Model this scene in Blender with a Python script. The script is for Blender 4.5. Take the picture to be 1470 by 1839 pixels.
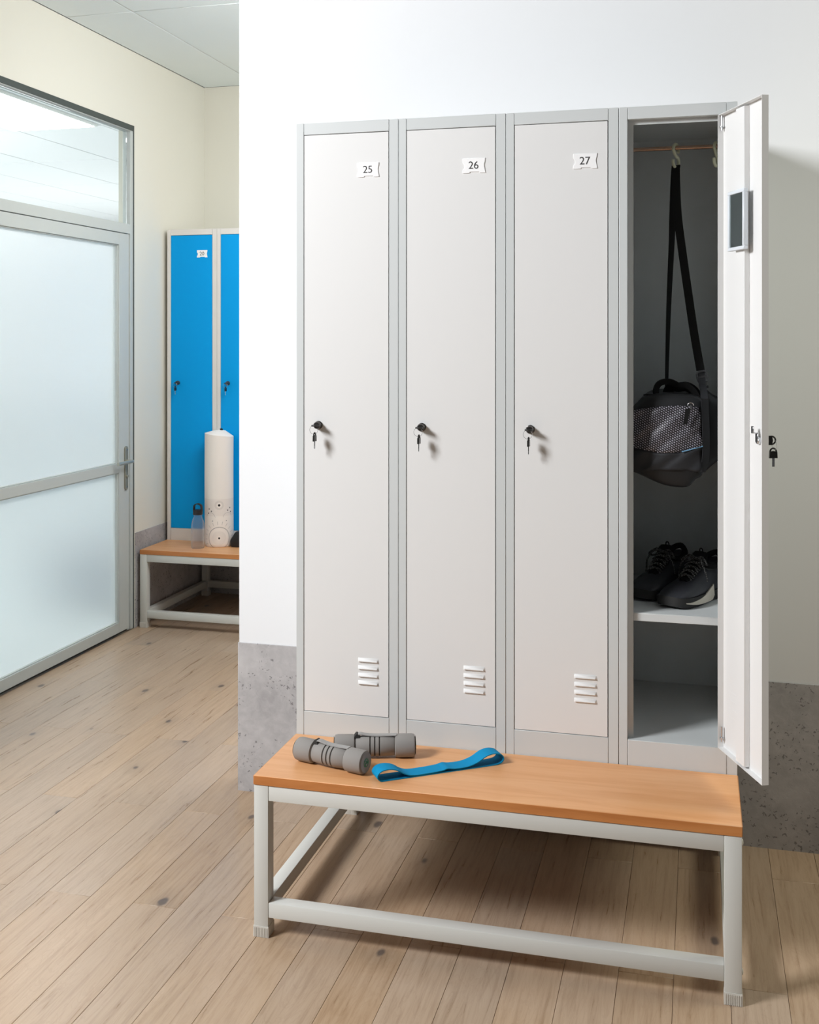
import bpy, bmesh, math, random
from mathutils import Vector, Matrix
R = math.radians
random.seed(7)
for o in list(bpy.data.objects): bpy.data.objects.remove(o)
S = bpy.context.scene
C = S.collection

# ------------------------------------------------------------------ camera, world, lights, exposure
cam_data = bpy.data.cameras.new('camera'); cam = bpy.data.objects.new('camera', cam_data); C.objects.link(cam)
cam.location = (1.1486, -3.0905, 1.5946); cam.rotation_euler = (R(90), 0, 0.2542)
cam_data.sensor_fit = 'HORIZONTAL'; cam_data.sensor_width = 36.0
cam_data.lens = 36.0*1993.44/1470; cam_data.shift_y = -310.44/1470
cam_data.clip_start = 0.05
S.camera = cam

W = bpy.data.worlds.new('studio_world'); S.world = W; W.use_nodes = True
W.node_tree.nodes['Background'].inputs[0].default_value = (1.0, 0.98, 0.95, 1)
W.node_tree.nodes['Background'].inputs[1].default_value = 0.085

def area(name, loc, target, size, power, color=(1, 1, 1), size_y=None):
    l = bpy.data.lights.new(name, 'AREA'); l.energy = power; l.color = color; l.size = size
    if size_y: l.shape = 'RECTANGLE'; l.size_y = size_y
    o = bpy.data.objects.new(name, l); C.objects.link(o); o.location = loc
    o.rotation_euler = (Vector(target)-Vector(loc)).to_track_quat('-Z', 'Y').to_euler()
    return o
area('key_light', (-2.55, -2.9, 3.45), (0.7, 0.0, 1.15), 1.1, 255, (0.965, 0.98, 1))
area('side_fill_light', (3.1, 0.1, 2.3), (1.3, 0.5, 0.9), 0.8, 27, (1, 1, 0.86))
area('corridor_light', (-0.05, 1.3, 2.95), (-1.5, 2.8, 0.9), 1.0, 38, (1, 1, 0.985))
area('corridor_side_fill', (0.9, 1.9, 2.2), (-1.86, 2.3, 2.0), 1.0, 12, (1, 1, 0.985))  # unseen fill added behind the partition to even out the corridor wall
area('next_room_light', (-3.5, 3.62, 3.16), (-3.5, 3.62, 0), 0.67, 82, (1, 1, 1), 1.27)
area('next_room_light', (-3.5, 0.6, 3.16), (-3.5, 0.6, 0), 0.67, 60, (1, 1, 1), 1.27)  # unseen second light, added to brighten the room behind the glass
area('next_room_ceiling_fill', (-5.2, 3.0, 2.0), (-5.6, 4.6, 3.2), 1.6, 62, (1, 1, 1))  # unseen upward fill, added to brighten the ceiling behind the glass
area('next_room_ceiling_fill', (-5.5, 8.2, 0.9), (-5.5, 8.3, 3.2), 4.0, 80, (1, 1, 1))  # added as well, keeps the far end of that ceiling bright

S.view_settings.view_transform = 'Standard'; S.view_settings.look = 'None'
S.view_settings.exposure = 0.0; S.view_settings.gamma = 1.0; S.view_settings.use_curve_mapping = False

# ------------------------------------------------------------------ helpers
def lin(r, g, b):
    f = lambda c: (c/255/12.92) if c/255 <= 0.04045 else ((c/255+0.055)/1.055)**2.4
    return (f(r), f(g), f(b), 1)

def mat(name, col, rough=0.5, metal=0.0, spec=0.5, bump=0.0, bscale=200, var=0.0, vscale=4):
    m = bpy.data.materials.new(name); m.use_nodes = True
    nt = m.node_tree; b = nt.nodes['Principled BSDF']
    b.inputs['Base Color'].default_value = col; b.inputs['Roughness'].default_value = rough
    b.inputs['Metallic'].default_value = metal; b.inputs['Specular IOR Level'].default_value = spec
    if bump or var:
        tc = nt.nodes.new('ShaderNodeTexCoord')
    if bump:
        n = nt.nodes.new('ShaderNodeTexNoise'); n.inputs['Scale'].default_value = bscale; n.inputs['Detail'].default_value = 2
        nt.links.new(tc.outputs['Object'], n.inputs['Vector'])
        bp = nt.nodes.new('ShaderNodeBump'); bp.inputs['Strength'].default_value = bump; bp.inputs['Distance'].default_value = 0.001
        nt.links.new(n.outputs[0], bp.inputs['Height']); nt.links.new(bp.outputs[0], b.inputs['Normal'])
    if var:
        n = nt.nodes.new('ShaderNodeTexNoise'); n.inputs['Scale'].default_value = vscale; n.inputs['Detail'].default_value = 4
        nt.links.new(tc.outputs['Object'], n.inputs['Vector'])
        mx = nt.nodes.new('ShaderNodeMix'); mx.data_type = 'RGBA'
        mx.inputs[6].default_value = tuple(c*(1-var) for c in col[:3])+(1,); mx.inputs[7].default_value = tuple(min(1, c*(1+var)) for c in col[:3])+(1,)
        nt.links.new(n.outputs[0], mx.inputs[0]); nt.links.new(mx.outputs[2], b.inputs['Base Color'])
    return m

class NT:                                   # tiny wrapper for node maths
    def __init__(s, m): s.t = m.node_tree; s.b = s.t.nodes['Principled BSDF']
    def new(s, k, **kw):
        n = s.t.nodes.new(k)
        for a, v in kw.items(): setattr(n, a, v)
        return n
    def put(s, sock, v):
        if hasattr(v, 'links') or isinstance(v, bpy.types.NodeSocket): s.t.links.new(v, sock)
        else: sock.default_value = v
    def m(s, op, a, b=0.0, c=None):
        n = s.new('ShaderNodeMath', operation=op); s.put(n.inputs[0], a); s.put(n.inputs[1], b)
        if c is not None: s.put(n.inputs[2], c)
        return n.outputs[0]
    def mix(s, f, a, b, blend='MIX'):
        n = s.new('ShaderNodeMix', data_type='RGBA', blend_type=blend); s.put(n.inputs[0], f); s.put(n.inputs[6], a); s.put(n.inputs[7], b)
        return n.outputs[2]
    def noise(s, vec, scale, detail=3, rough=0.5, dist=0.0):
        n = s.new('ShaderNodeTexNoise'); s.t.links.new(vec, n.inputs['Vector'])
        n.inputs['Scale'].default_value = scale; n.inputs['Detail'].default_value = detail; n.inputs['Roughness'].default_value = rough; n.inputs['Distortion'].default_value = dist
        return n.outputs[0]
    def ramp(s, f, stops):
        n = s.new('ShaderNodeValToRGB'); s.t.links.new(f, n.inputs[0]); e = n.color_ramp.elements
        while len(e) < len(stops): e.new(0.5)
        for k, (p, c) in enumerate(stops): e[k].position = p; e[k].color = c
        return n.outputs[0]
    def mapping(s, vec, scale=(1, 1, 1), loc=(0, 0, 0), rot=(0, 0, 0)):
        n = s.new('ShaderNodeMapping'); s.t.links.new(vec, n.inputs[0]); n.inputs['Scale'].default_value = scale
        s.put(n.inputs['Location'], loc); n.inputs['Rotation'].default_value = rot
        return n.outputs[0]
    def bump(s, h, strength=0.2, dist=0.001):
        n = s.new('ShaderNodeBump'); n.inputs['Strength'].default_value = strength; n.inputs['Distance'].default_value = dist
        s.t.links.new(h, n.inputs['Height']); s.t.links.new(n.outputs[0], s.b.inputs['Normal'])

# --- mesh pieces: (verts, faces)
def box(x0, x1, y0, y1, z0, z1):
    v = [(x0,y0,z0),(x1,y0,z0),(x1,y1,z0),(x0,y1,z0),(x0,y0,z1),(x1,y0,z1),(x1,y1,z1),(x0,y1,z1)]
    return v, [(0,3,2,1),(4,5,6,7),(0,1,5,4),(1,2,6,5),(2,3,7,6),(3,0,4,7)]
def prism(poly, h0, h1, axis='y'):          # 2-D polygon extruded; axis = direction of extrusion
    n = len(poly)
    P = {'y': lambda a, b, h: (a, h, b), 'z': lambda a, b, h: (a, b, h), 'x': lambda a, b, h: (h, a, b)}[axis]
    v = [P(a, b, h0) for a, b in poly]+[P(a, b, h1) for a, b in poly]
    return v, [tuple(range(n)), tuple(range(2*n-1, n-1, -1))]+[(i, i+n, (i+1) % n+n, (i+1) % n) for i in range(n)]
def lathe(prof, n=28):                      # (r, z) profile about z
    v = []; f = []
    for r, z in prof:
        for k in range(n):
            a = 2*math.pi*k/n; v.append((r*math.cos(a), r*math.sin(a), z))
    for i in range(len(prof)-1):
        for k in range(n):
            f.append((i*n+k, i*n+(k+1) % n, (i+1)*n+(k+1) % n, (i+1)*n+k))
    f.append(tuple(range(n-1, -1, -1))); f.append(tuple((len(prof)-1)*n+k for k in range(n)))
    return v, f
def frames(pts, closed):
    n = len(pts); T = []
    for i in range(n):
        a = pts[i-1] if (i or closed) else pts[0]; b = pts[(i+1) % n] if (i < n-1 or closed) else pts[-1]
        T.append((b-a).normalized())
    u = T[0].orthogonal().normalized(); U = []
    for t in T:
        u = (u-t*u.dot(t)).normalized(); U.append(u)
    return T, U
def tube(pts, r, n=10, closed=False):
    pts = [Vector(p) for p in pts]; T, U = frames(pts, closed); v = []; f = []
    rr = r if isinstance(r, (list, tuple)) else [r]*len(pts)
    for p, t, u, q in zip(pts, T, U, rr):
        w = t.cross(u)
        for k in range(n):
            a = 2*math.pi*k/n; v.append(tuple(p+(u*math.cos(a)+w*math.sin(a))*q))
    m = len(pts)
    for i in range(m if closed else m-1):
        j = (i+1) % m
        for k in range(n): f.append((i*n+k, i*n+(k+1) % n, j*n+(k+1) % n, j*n+k))
    if not closed: f.append(tuple(range(n-1, -1, -1))); f.append(tuple((m-1)*n+k for k in range(n)))
    return v, f
def ribbon(pts, wid, thick, closed=False):  # pts centre line, wid list of half-width vectors
    pts = [Vector(p) for p in pts]; wid = [Vector(w) for w in wid]; T, _ = frames(pts, closed); v = []; f = []
    for p, w, t in zip(pts, wid, T):
        nrm = t.cross(w).normalized()*(thick/2)
        v += [tuple(p+w+nrm), tuple(p-w+nrm), tuple(p-w-nrm), tuple(p+w-nrm)]
    m = len(pts)
    for i in range(m if closed else m-1):
        j = (i+1) % m
        for k in range(4): f.append((i*4+k, i*4+(k+1) % 4, j*4+(k+1) % 4, j*4+k))
    if not closed: f.append((3,2,1,0)); f.append(tuple((m-1)*4+k for k in range(4)))
    return v, f
def loft(rings, cap=True):
    n = len(rings[0]); v = [tuple(p) for r in rings for p in r]; f = []
    for i in range(len(rings)-1):
        for k in range(n): f.append((i*n+k, i*n+(k+1) % n, (i+1)*n+(k+1) % n, (i+1)*n+k))
    if cap: f.append(tuple(range(n-1, -1, -1))); f.append(tuple((len(rings)-1)*n+k for k in range(n)))
    return v, f
def smooth(pts, k=6, closed=False):         # Catmull-Rom
    P = [Vector(p) for p in pts]; n = len(P); out = []
    for i in range(n if closed else n-1):
        g = lambda j: P[j % n] if closed else P[max(0, min(n-1, j))]
        a, b, c, d = g(i-1), g(i), g(i+1), g(i+2)
        for s in range(k):
            t = s/k; out.append(0.5*((2*b)+(c-a)*t+(2*a-5*b+4*c-d)*t*t+(3*b-a-3*c+d)*t**3))
    if not closed: out.append(P[-1])
    return out
def xf(piece, M):
    return [tuple(M @ Vector(p)) for p in piece[0]], piece[1]
def mv(piece, x=0, y=0, z=0): return xf(piece, Matrix.Translation((x, y, z)))

def make_mesh(name, pieces, material, bevel=0.0, seg=1, ang=38, recalc=True):
    bm = bmesh.new()
    for v, f in pieces:
        vs = [bm.verts.new(p) for p in v]
        for q in f:
            try: bm.faces.new([vs[i] for i in q])
            except ValueError: pass
    if recalc: bmesh.ops.recalc_face_normals(bm, faces=bm.faces[:])
    if bevel:
        es = [e for e in bm.edges if len(e.link_faces) == 2 and e.calc_face_angle(0) > R(30)]
        bmesh.ops.bevel(bm, geom=es, offset=bevel, segments=seg, profile=0.5, affect='EDGES', clamp_overlap=True)
    for e in bm.edges: e.smooth = not (len(e.link_faces) == 2 and e.calc_face_angle(0) > R(ang))
    for q in bm.faces: q.smooth = True
    me = bpy.data.meshes.new(name); bm.to_mesh(me); bm.free()
    if material: me.materials.append(material)
    return me
def part(name, pieces, material, parent=None, loc=(0, 0, 0), rot=(0, 0, 0), label=None, **kw):
    if isinstance(pieces, tuple): pieces = [pieces]
    me = pieces if isinstance(pieces, bpy.types.Mesh) else make_mesh(name, pieces, material, **kw)
    o = bpy.data.objects.new(name, me); C.objects.link(o); o.location = loc; o.rotation_euler = rot
    if parent: o.parent = parent
    if label: o['label'] = label
    return o
def tag(o, label, cat, group=None):
    o['label'] = label; o['category'] = cat
    if group: o['group'] = group
    return o
def thing(name, label, cat, loc=(0, 0, 0), rz=0, group=None):
    o = bpy.data.objects.new(name, None); C.objects.link(o); o.location = loc; o.rotation_euler = (0, 0, rz); o.empty_display_size = 0.1
    return tag(o, label, cat, group)
def struct(name, pieces, material, label=None, **kw):
    o = part(name, pieces, material, **kw); o['kind'] = 'structure'
    if label: o['label'] = label
    return o
def copy_tree(o, parent=None):
    c = o.copy(); C.objects.link(c); c.parent = parent
    for ch in list(o.children): copy_tree(ch, c)
    return c

# ------------------------------------------------------------------ materials
M_wall = mat('white_plaster', lin(233, 234, 236), 0.85, spec=0.2, bump=0.05, bscale=400)
M_cream = mat('cream_plaster', lin(229, 227, 216), 0.85, spec=0.2, bump=0.05, bscale=400)
M_ceil = mat('ceiling_tile', lin(234, 243, 245), 0.9, spec=0.1, bump=0.08, bscale=900, var=0.015)
M_grid = mat('ceiling_grid', lin(226, 229, 226), 0.6)
M_alu = mat('grey_aluminium_frame', lin(196, 202, 200), 0.42, spec=0.4)
M_reveal_shade = mat('reveal_shade', lin(70, 78, 76), 0.6)  # shade of the frame reveal as a dark colour
M_frame = mat('light_grey_powder_coat', lin(210, 214, 214), 0.48, spec=0.4, bump=0.04, bscale=1500)
M_door = mat('off_white_powder_coat', lin(231, 231, 230), 0.5, spec=0.4, bump=0.04, bscale=1500)
M_blue = mat('blue_powder_coat', lin(0, 160, 234), 0.5, spec=0.15, bump=0.03, bscale=1500)
M_bframe = mat('warm_grey_powder_coat', lin(226, 222, 217), 0.5, spec=0.4)
M_bench = mat('pale_grey_tube_paint', lin(214, 215, 210), 0.42, spec=0.45)
M_cap = mat('pale_plastic_foot', lin(214, 211, 203), 0.55)
M_black = mat('black_plastic', lin(26, 25, 24), 0.35)
M_lock = mat('dark_chrome_lock', lin(95, 92, 90), 0.28, metal=0.9)
M_chrome = mat('chrome', lin(205, 207, 210), 0.22, metal=1.0)
M_plate = mat('white_number_plate', lin(252, 252, 252), 0.5)
M_ink = mat('dark_print', lin(48, 46, 46), 0.7)
M_rod = mat('copper_toned_rod', lin(190, 160, 140), 0.25, metal=0.9)
M_hook = mat('ivory_plastic', lin(205, 206, 178), 0.4)
M_mirror = mat('mirror_glass', lin(190, 200, 202), 0.03, metal=1.0)
M_mframe = mat('pale_blue_white_plastic', lin(224, 230, 236), 0.4)
M_strap = mat('black_webbing', lin(22, 22, 22), 0.85, spec=0.2, bump=0.4, bscale=900)
M_bag = mat('black_nylon', lin(30, 31, 33), 0.5, spec=0.35, bump=0.25, bscale=60)
M_bag2 = mat('charcoal_nylon', lin(44, 45, 48), 0.55, spec=0.3, bump=0.25, bscale=60)
M_piping = mat('light_blue_piping', lin(120, 170, 205), 0.5)
M_shoe = mat('charcoal_leather', lin(50, 51, 56), 0.45, spec=0.4, bump=0.15, bscale=120)
M_shoe2 = mat('black_knit', lin(24, 24, 25), 0.9, spec=0.15, bump=0.5, bscale=700)
M_sole = mat('off_white_midsole', lin(214, 206, 190), 0.6)
M_outsole = mat('dark_rubber_outsole', lin(40, 39, 38), 0.7)
M_foam = mat('grey_soft_foam', lin(148, 144, 140), 0.75, spec=0.25, bump=0.15, bscale=900)
M_foam2 = mat('light_grey_webbing', lin(164, 162, 160), 0.8)
M_groove = mat('dark_foam_groove', lin(52, 50, 48), 0.8)
M_green = mat('green_print', lin(70, 140, 104), 0.6)
M_band = mat('teal_blue_elastic', lin(8, 140, 190), 0.8, spec=0.2, bump=0.3, bscale=1200)
M_matcap = mat('black_bottle_cap', lin(34, 32, 34), 0.5)
M_gap_shade = mat('gap_shade', lin(60, 62, 60), 0.8)  # shade inside gaps and recesses, put into the colour
M_led = bpy.data.materials.new('led_panel'); M_led.use_nodes = True
b = M_led.node_tree.nodes['Principled BSDF']; b.inputs['Emission Color'].default_value = (1, 1, 1, 1); b.inputs['Emission Strength'].default_value = 4

def floor_mat():
    m = mat('oak_floor', lin(200, 175, 150), 0.32, spec=0.45); n = NT(m)
    oi = n.new('ShaderNodeObjectInfo'); tc = n.new('ShaderNodeTexCoord')
    off = n.new('ShaderNodeCombineXYZ'); n.put(off.inputs[0], n.m('MULTIPLY', oi.outputs['Random'], 37.0)); n.put(off.inputs[1], n.m('MULTIPLY', oi.outputs['Random'], 91.0))
    va = n.new('ShaderNodeVectorMath', operation='ADD'); n.put(va.inputs[0], tc.outputs['Object']); n.put(va.inputs[1], off.outputs[0]); v = va.outputs[0]
    g1 = n.noise(n.mapping(v, (44, 2.4, 1)), 1.6, 6, 0.6, 0.7)          # long grain
    g2 = n.noise(n.mapping(v, (9, 1.3, 1)), 1.5, 4, 0.55, 1.8)            # cathedral figure
    g3 = n.noise(v, 2.2, 3, 0.5)
    c = n.ramp(g1, [(0.28, lin(163, 137, 112)), (0.5, lin(184, 159, 134)), (0.75, lin(193, 169, 145))])
    ring = n.m('SINE', n.m('MULTIPLY', g2, 60.0))
    c = n.mix(n.m('MULTIPLY', n.m('GREATER_THAN', ring, 0.72), 0.12), c, lin(146, 116, 90))
    c = n.mix(n.m('MULTIPLY', n.m('SUBTRACT', g3, 0.35), 0.55), c, lin(174, 157, 140))
    # knots
    vo = n.new('ShaderNodeTexVoronoi', voronoi_dimensions='2D'); n.put(vo.inputs['Vector'], n.mapping(v, (3.4, 1.9, 1))); vo.inputs['Scale'].default_value = 1.25
    vo.inputs['Randomness'].default_value = 1
    d = n.m('ADD', vo.outputs['Distance'], n.m('MULTIPLY', n.m('SUBTRACT', n.noise(v, 30, 2), 0.5), 0.05))
    sep = n.new('ShaderNodeSeparateColor'); n.put(sep.inputs[0], vo.outputs['Color'])
    pick = n.m('GREATER_THAN', sep.outputs[0], 0.5)
    d = n.m('ADD', d, n.m('MULTIPLY', sep.outputs[1], 0.035)); d = n.m('SUBTRACT', d, 0.012)
    k1 = n.new('ShaderNodeMapRange'); n.put(k1.inputs[0], d); k1.inputs[1].default_value = 0.03; k1.inputs[2].default_value = 0.06; k1.inputs[3].default_value = 1; k1.inputs[4].default_value = 0
    k2 = n.new('ShaderNodeMapRange'); n.put(k2.inputs[0], d); k2.inputs[1].default_value = 0.04; k2.inputs[2].default_value = 0.22; k2.inputs[3].default_value = 1; k2.inputs[4].default_value = 0
    c = n.mix(n.m('MULTIPLY', n.m('MULTIPLY', k2.outputs[0], pick), 0.22), c, lin(120, 106, 96))
    c = n.mix(n.m('MULTIPLY', n.m('MULTIPLY', k1.outputs[0], pick), 0.8), c, lin(86, 78, 76))
    # plank to plank tint
    t = n.new('ShaderNodeMapRange'); n.put(t.inputs[0], oi.outputs['Random']); t.inputs[3].default_value = 0.92; t.inputs[4].default_value = 1.04
    hs = n.new('ShaderNodeHueSaturation'); n.put(hs.inputs['Color'], c); n.put(hs.inputs['Value'], t.outputs[0])
    s2 = n.new('ShaderNodeMapRange'); n.put(s2.inputs[0], n.m('FRACT', n.m('MULTIPLY', oi.outputs['Random'], 7.31))); s2.inputs[3].default_value = 0.9; s2.inputs[4].default_value = 1.1
    n.put(hs.inputs['Saturation'], s2.outputs[0])
    n.put(n.b.inputs['Base Color'], hs.outputs[0])
    rr = n.new('ShaderNodeMapRange'); n.put(rr.inputs[0], g1); rr.inputs[3].default_value = 0.25; rr.inputs[4].default_value = 0.32; n.put(n.b.inputs['Roughness'], rr.outputs[0])
    n.bump(g1, 0.04, 0.0005)
    return m
M_floor = floor_mat()

def wood_mat(name, a, bcol, cdark):
    m = mat(name, a, 0.38, spec=0.45); n = NT(m); tc = n.new('ShaderNodeTexCoord')
    g = n.noise(n.mapping(tc.outputs['Object'], (2.0, 24, 24)), 1.2, 5, 0.6, 0.6)
    g2 = n.noise(n.mapping(tc.outputs['Object'], (18, 130, 130)), 1.0, 3, 0.6)
    c = n.ramp(g, [(0.25, cdark), (0.5, a), (0.75, bcol)])
    c = n.mix(n.m('MULTIPLY', n.m('SUBTRACT', g2, 0.4), 0.35), c, cdark)
    n.put(n.b.inputs['Base Color'], c)
    return m
M_wood = wood_mat('beech_laminate', lin(226, 168, 117), lin(232, 178, 128), lin(214, 150, 98))
M_edge = wood_mat('beech_edge_band', lin(200, 130, 72), lin(206, 140, 82), lin(180, 110, 56))

def concrete(name, base, dark):
    m = mat(name, base, 0.9, spec=0.15); n = NT(m); tc = n.new('ShaderNodeTexCoord'); v = tc.outputs['Object']
    a = n.noise(v, 5, 5, 0.6); bb = n.noise(v, 40, 4, 0.65, 0.6); p = n.noise(v, 95, 2, 0.5, 0.6)
    reg = n.noise(v, 6, 2)
    c = n.ramp(a, [(0.3, dark), (0.7, base)])
    c = n.mix(n.m('MULTIPLY', n.m('SUBTRACT', bb, 0.4), 0.7), c, tuple(min(1, x*1.28) for x in base[:3])+(1,))
    pit = n.m('MULTIPLY', n.m('GREATER_THAN', p, 0.635), n.m('GREATER_THAN', reg, 0.46))
    c = n.mix(n.m('MULTIPLY', pit, 0.6), c, tuple(x*0.3 for x in dark[:3])+(1,))
    n.put(n.b.inputs['Base Color'], c)
    h = n.m('SUBTRACT', bb, n.m('MULTIPLY', pit, 1.5)); n.bump(h, 0.35, 0.002)
    return m
M_conc = concrete('grey_concrete', lin(190, 187, 187), lin(160, 157, 158))

def glass(name, rough, tint):
    m = bpy.data.materials.new(name); m.use_nodes = True; p = m.node_tree.nodes['Principled BSDF']
    p.inputs['Base Color'].default_value = tint; p.inputs['Transmission Weight'].default_value = 1; p.inputs['Roughness'].default_value = rough; p.inputs['IOR'].default_value = 1.45
    return m
M_clear = glass('clear_glass', 0.0, (0.93, 0.97, 0.96, 1))
M_bottle = glass('clear_plastic', 0.02, (0.93, 0.95, 1.0, 1)); M_bottle.node_tree.nodes['Principled BSDF'].inputs['IOR'].default_value = 1.12
n = NT(M_bottle); tp = n.new('ShaderNodeBsdfTransparent'); tp.inputs[0].default_value = (1, 1, 1, 1); mxb = n.new('ShaderNodeMixShader'); mxb.inputs[0].default_value = 0.6
n.t.links.new(n.b.outputs[0], mxb.inputs[1]); n.t.links.new(tp.outputs[0], mxb.inputs[2]); tl = n.new('ShaderNodeBsdfTranslucent'); tl.inputs[0].default_value = (0.9, 0.92, 0.97, 1); mx2 = n.new('ShaderNodeMixShader'); mx2.inputs[0].default_value = 0.09
n.t.links.new(mxb.outputs[0], mx2.inputs[1]); n.t.links.new(tl.outputs[0], mx2.inputs[2]); n.t.links.new(mx2.outputs[0], n.t.nodes['Material Output'].inputs[0])
M_frost = glass('frosted_glass', 0.33, (0.95, 0.98, 0.975, 1))
n = NT(M_frost)
tr = n.new('ShaderNodeBsdfTranslucent'); tr.inputs[0].default_value = (0.93, 0.97, 0.97, 1); mxs = n.new('ShaderNodeMixShader'); mxs.inputs[0].default_value = 0.24
out_ = n.t.nodes['Material Output']; n.t.links.new(n.b.outputs[0], mxs.inputs[1]); n.t.links.new(tr.outputs[0], mxs.inputs[2]); n.t.links.new(mxs.outputs[0], out_.inputs[0])
tc = n.new('ShaderNodeTexCoord'); n.bump(n.noise(tc.outputs['Object'], 700, 2), 0.12, 0.001)

def weave():
    m = mat('silver_grey_weave', lin(70, 69, 74), 0.42, spec=0.5); n = NT(m); uv = n.new('ShaderNodeUVMap')
    v = n.mapping(uv.outputs[0], (1, 1, 1), rot=(0, 0, R(38)))
    br = n.new('ShaderNodeTexBrick'); n.put(br.inputs['Vector'], v); br.inputs['Scale'].default_value = 1
    br.inputs['Color1'].default_value = lin(186, 182, 194); br.inputs['Color2'].default_value = lin(150, 146, 158); br.inputs['Mortar'].default_value = lin(24, 23, 26)
    br.inputs['Mortar Size'].default_value = 0.0016; br.inputs['Brick Width'].default_value = 0.0072; br.inputs['Row Height'].default_value = 0.0056
    n.put(n.b.inputs['Base Color'], br.outputs['Color']); n.bump(br.outputs['Fac'], 0.5, -0.0008)
    return m
M_weave = weave()
def lace():
    m = mat('speckled_lace', lin(40, 40, 40), 0.8); n = NT(m); tc = n.new('ShaderNodeTexCoord')
    k = n.noise(tc.outputs['Object'], 420, 1); n.put(n.b.inputs['Base Color'], n.mix(n.m('GREATER_THAN', k, 0.56), lin(22, 22, 23), lin(120, 120, 118)))
    return m
M_lace = lace()

def matcover():
    m = mat('cream_printed_fabric', lin(240, 232, 226), 0.85, spec=0.2, bump=0.2, bscale=1200); n = NT(m); uv = n.new('ShaderNodeUVMap')
    sp = n.new('ShaderNodeSeparateXYZ'); n.put(sp.inputs[0], uv.outputs[0]); U, V = sp.outputs[0], sp.outputs[1]
    def polar(cx, cy):
        du = n.m('SUBTRACT', U, cx); dv = n.m('SUBTRACT', V, cy)
        return n.m('SQRT', n.m('ADD', n.m('MULTIPLY', du, du), n.m('MULTIPLY', dv, dv))), n.m('ARCTAN2', dv, du)
    def band(r, a, b_): return n.m('MULTIPLY', n.m('GREATER_THAN', r, a), n.m('LESS_THAN', r, b_))
    def dash(t, cnt, duty): return n.m('LESS_THAN', n.m('FRACT', n.m('MULTIPLY', n.m('ADD', t, 4.0), cnt/(2*math.pi))), duty)
    r1, t1 = polar(0.0, 0.052)
    ink = n.m('LESS_THAN', r1, 0.0055)
    ink = n.m('MAXIMUM', ink, n.m('MULTIPLY', n.m('MULTIPLY', band(r1, 0.012, 0.040), dash(t1, 34, 0.25)), 0.35))
    ink = n.m('MAXIMUM', ink, n.m('MULTIPLY', n.m('MULTIPLY', band(r1, 0.059, 0.0635), dash(t1, 64, 0.5)), 0.9))
    ink = n.m('MAXIMUM', ink, n.m('MULTIPLY', n.m('MULTIPLY', band(r1, 0.074, 0.094), dash(t1, 20, 0.10)), 0.35))
    r2, t2 = polar(0.0, 0.236)
    ring = n.m('MULTIPLY', band(r2, 0.015, 0.026), 0.12)
    ink = n.m('MAXIMUM', ink, n.m('LESS_THAN', r2, 0.0068)); ink = n.m('MAXIMUM', ink, ring)
    for cx, cy in ((0.050, 0.206), (0.066, 0.219), (0.071, 0.196), (-0.045, 0.202), (-0.060, 0.214), (-0.066, 0.19)):
        r, t = polar(cx, cy); ink = n.m('MAXIMUM', ink, n.m('MULTIPLY', n.m('LESS_THAN', r, 0.0042), 0.8))
    for cx, cy in ((0.042, 0.148), (-0.038, 0.148)):
        r, t = polar(cx, cy); ink = n.m('MAXIMUM', ink, n.m('MULTIPLY', n.m('LESS_THAN', r, 0.0035), 0.5))
    for cx in (-0.05, 0.05):
        r, t = polar(cx, 0.165); ink = n.m('MAXIMUM', ink, n.m('MULTIPLY', n.m('MULTIPLY', band(r, 0.027, 0.029), n.m('GREATER_THAN', V, 0.168)), 0.35))
    ink = n.m('MULTIPLY', ink, n.m('LESS_THAN', n.m('ABSOLUTE', U), 0.115))
    shade = n.m('MULTIPLY', n.m('MULTIPLY', n.m('GREATER_THAN', V, 0.175), n.m('LESS_THAN', V, 0.27)), n.m('GREATER_THAN', r2, 0.015))
    c = n.mix(n.m('MULTIPLY', shade, 0.35), lin(243, 235, 228), lin(222, 210, 204))
    n.put(n.b.inputs['Base Color'], n.mix(ink, c, lin(44, 38, 40)))
    return m
M_matcover = matcover()

# ------------------------------------------------------------------ the setting
XL, YB, YP, XP, ZC = -1.865, 3.362, 0.5593, -0.4225, 3.18
XR = 3.2; DADO = 0.5225
PW = 0.1352
floor = struct('floor', box(XL-0.1, XR, -4.2, YB+0.1, -0.08, -0.012), M_floor, 'pale oak plank floor')
def plank_mesh(w, L):
    return make_mesh('plank', [box(0, w, 0, L, -0.0119, 0)], M_floor, bevel=0.0007)
cache = {}
j0 = int(math.floor((XL-0.008)/PW)); j1 = int(math.ceil((XR-0.008)/PW))
for j in range(j0, j1):
    x0 = max(0.008+PW*j, XL+0.002); x1 = min(0.008+PW*(j+1), XR)
    y = (-0.247 if j % 2 else 0.353)-1.2*3
    while y < YB:
        ya, yb = max(y, -1.7), min(y+1.2, YB-0.002)
        y += 1.2
        if yb-ya < 0.02 or x1-x0 < 0.01: continue
        key = (round(x1-x0-0.0008, 4), round(yb-ya-0.0008, 4))
        if key not in cache: cache[key] = plank_mesh(*key)
        part('plank', cache[key], None, floor, loc=(x0+0.0004, ya+0.0004, 0))

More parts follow.
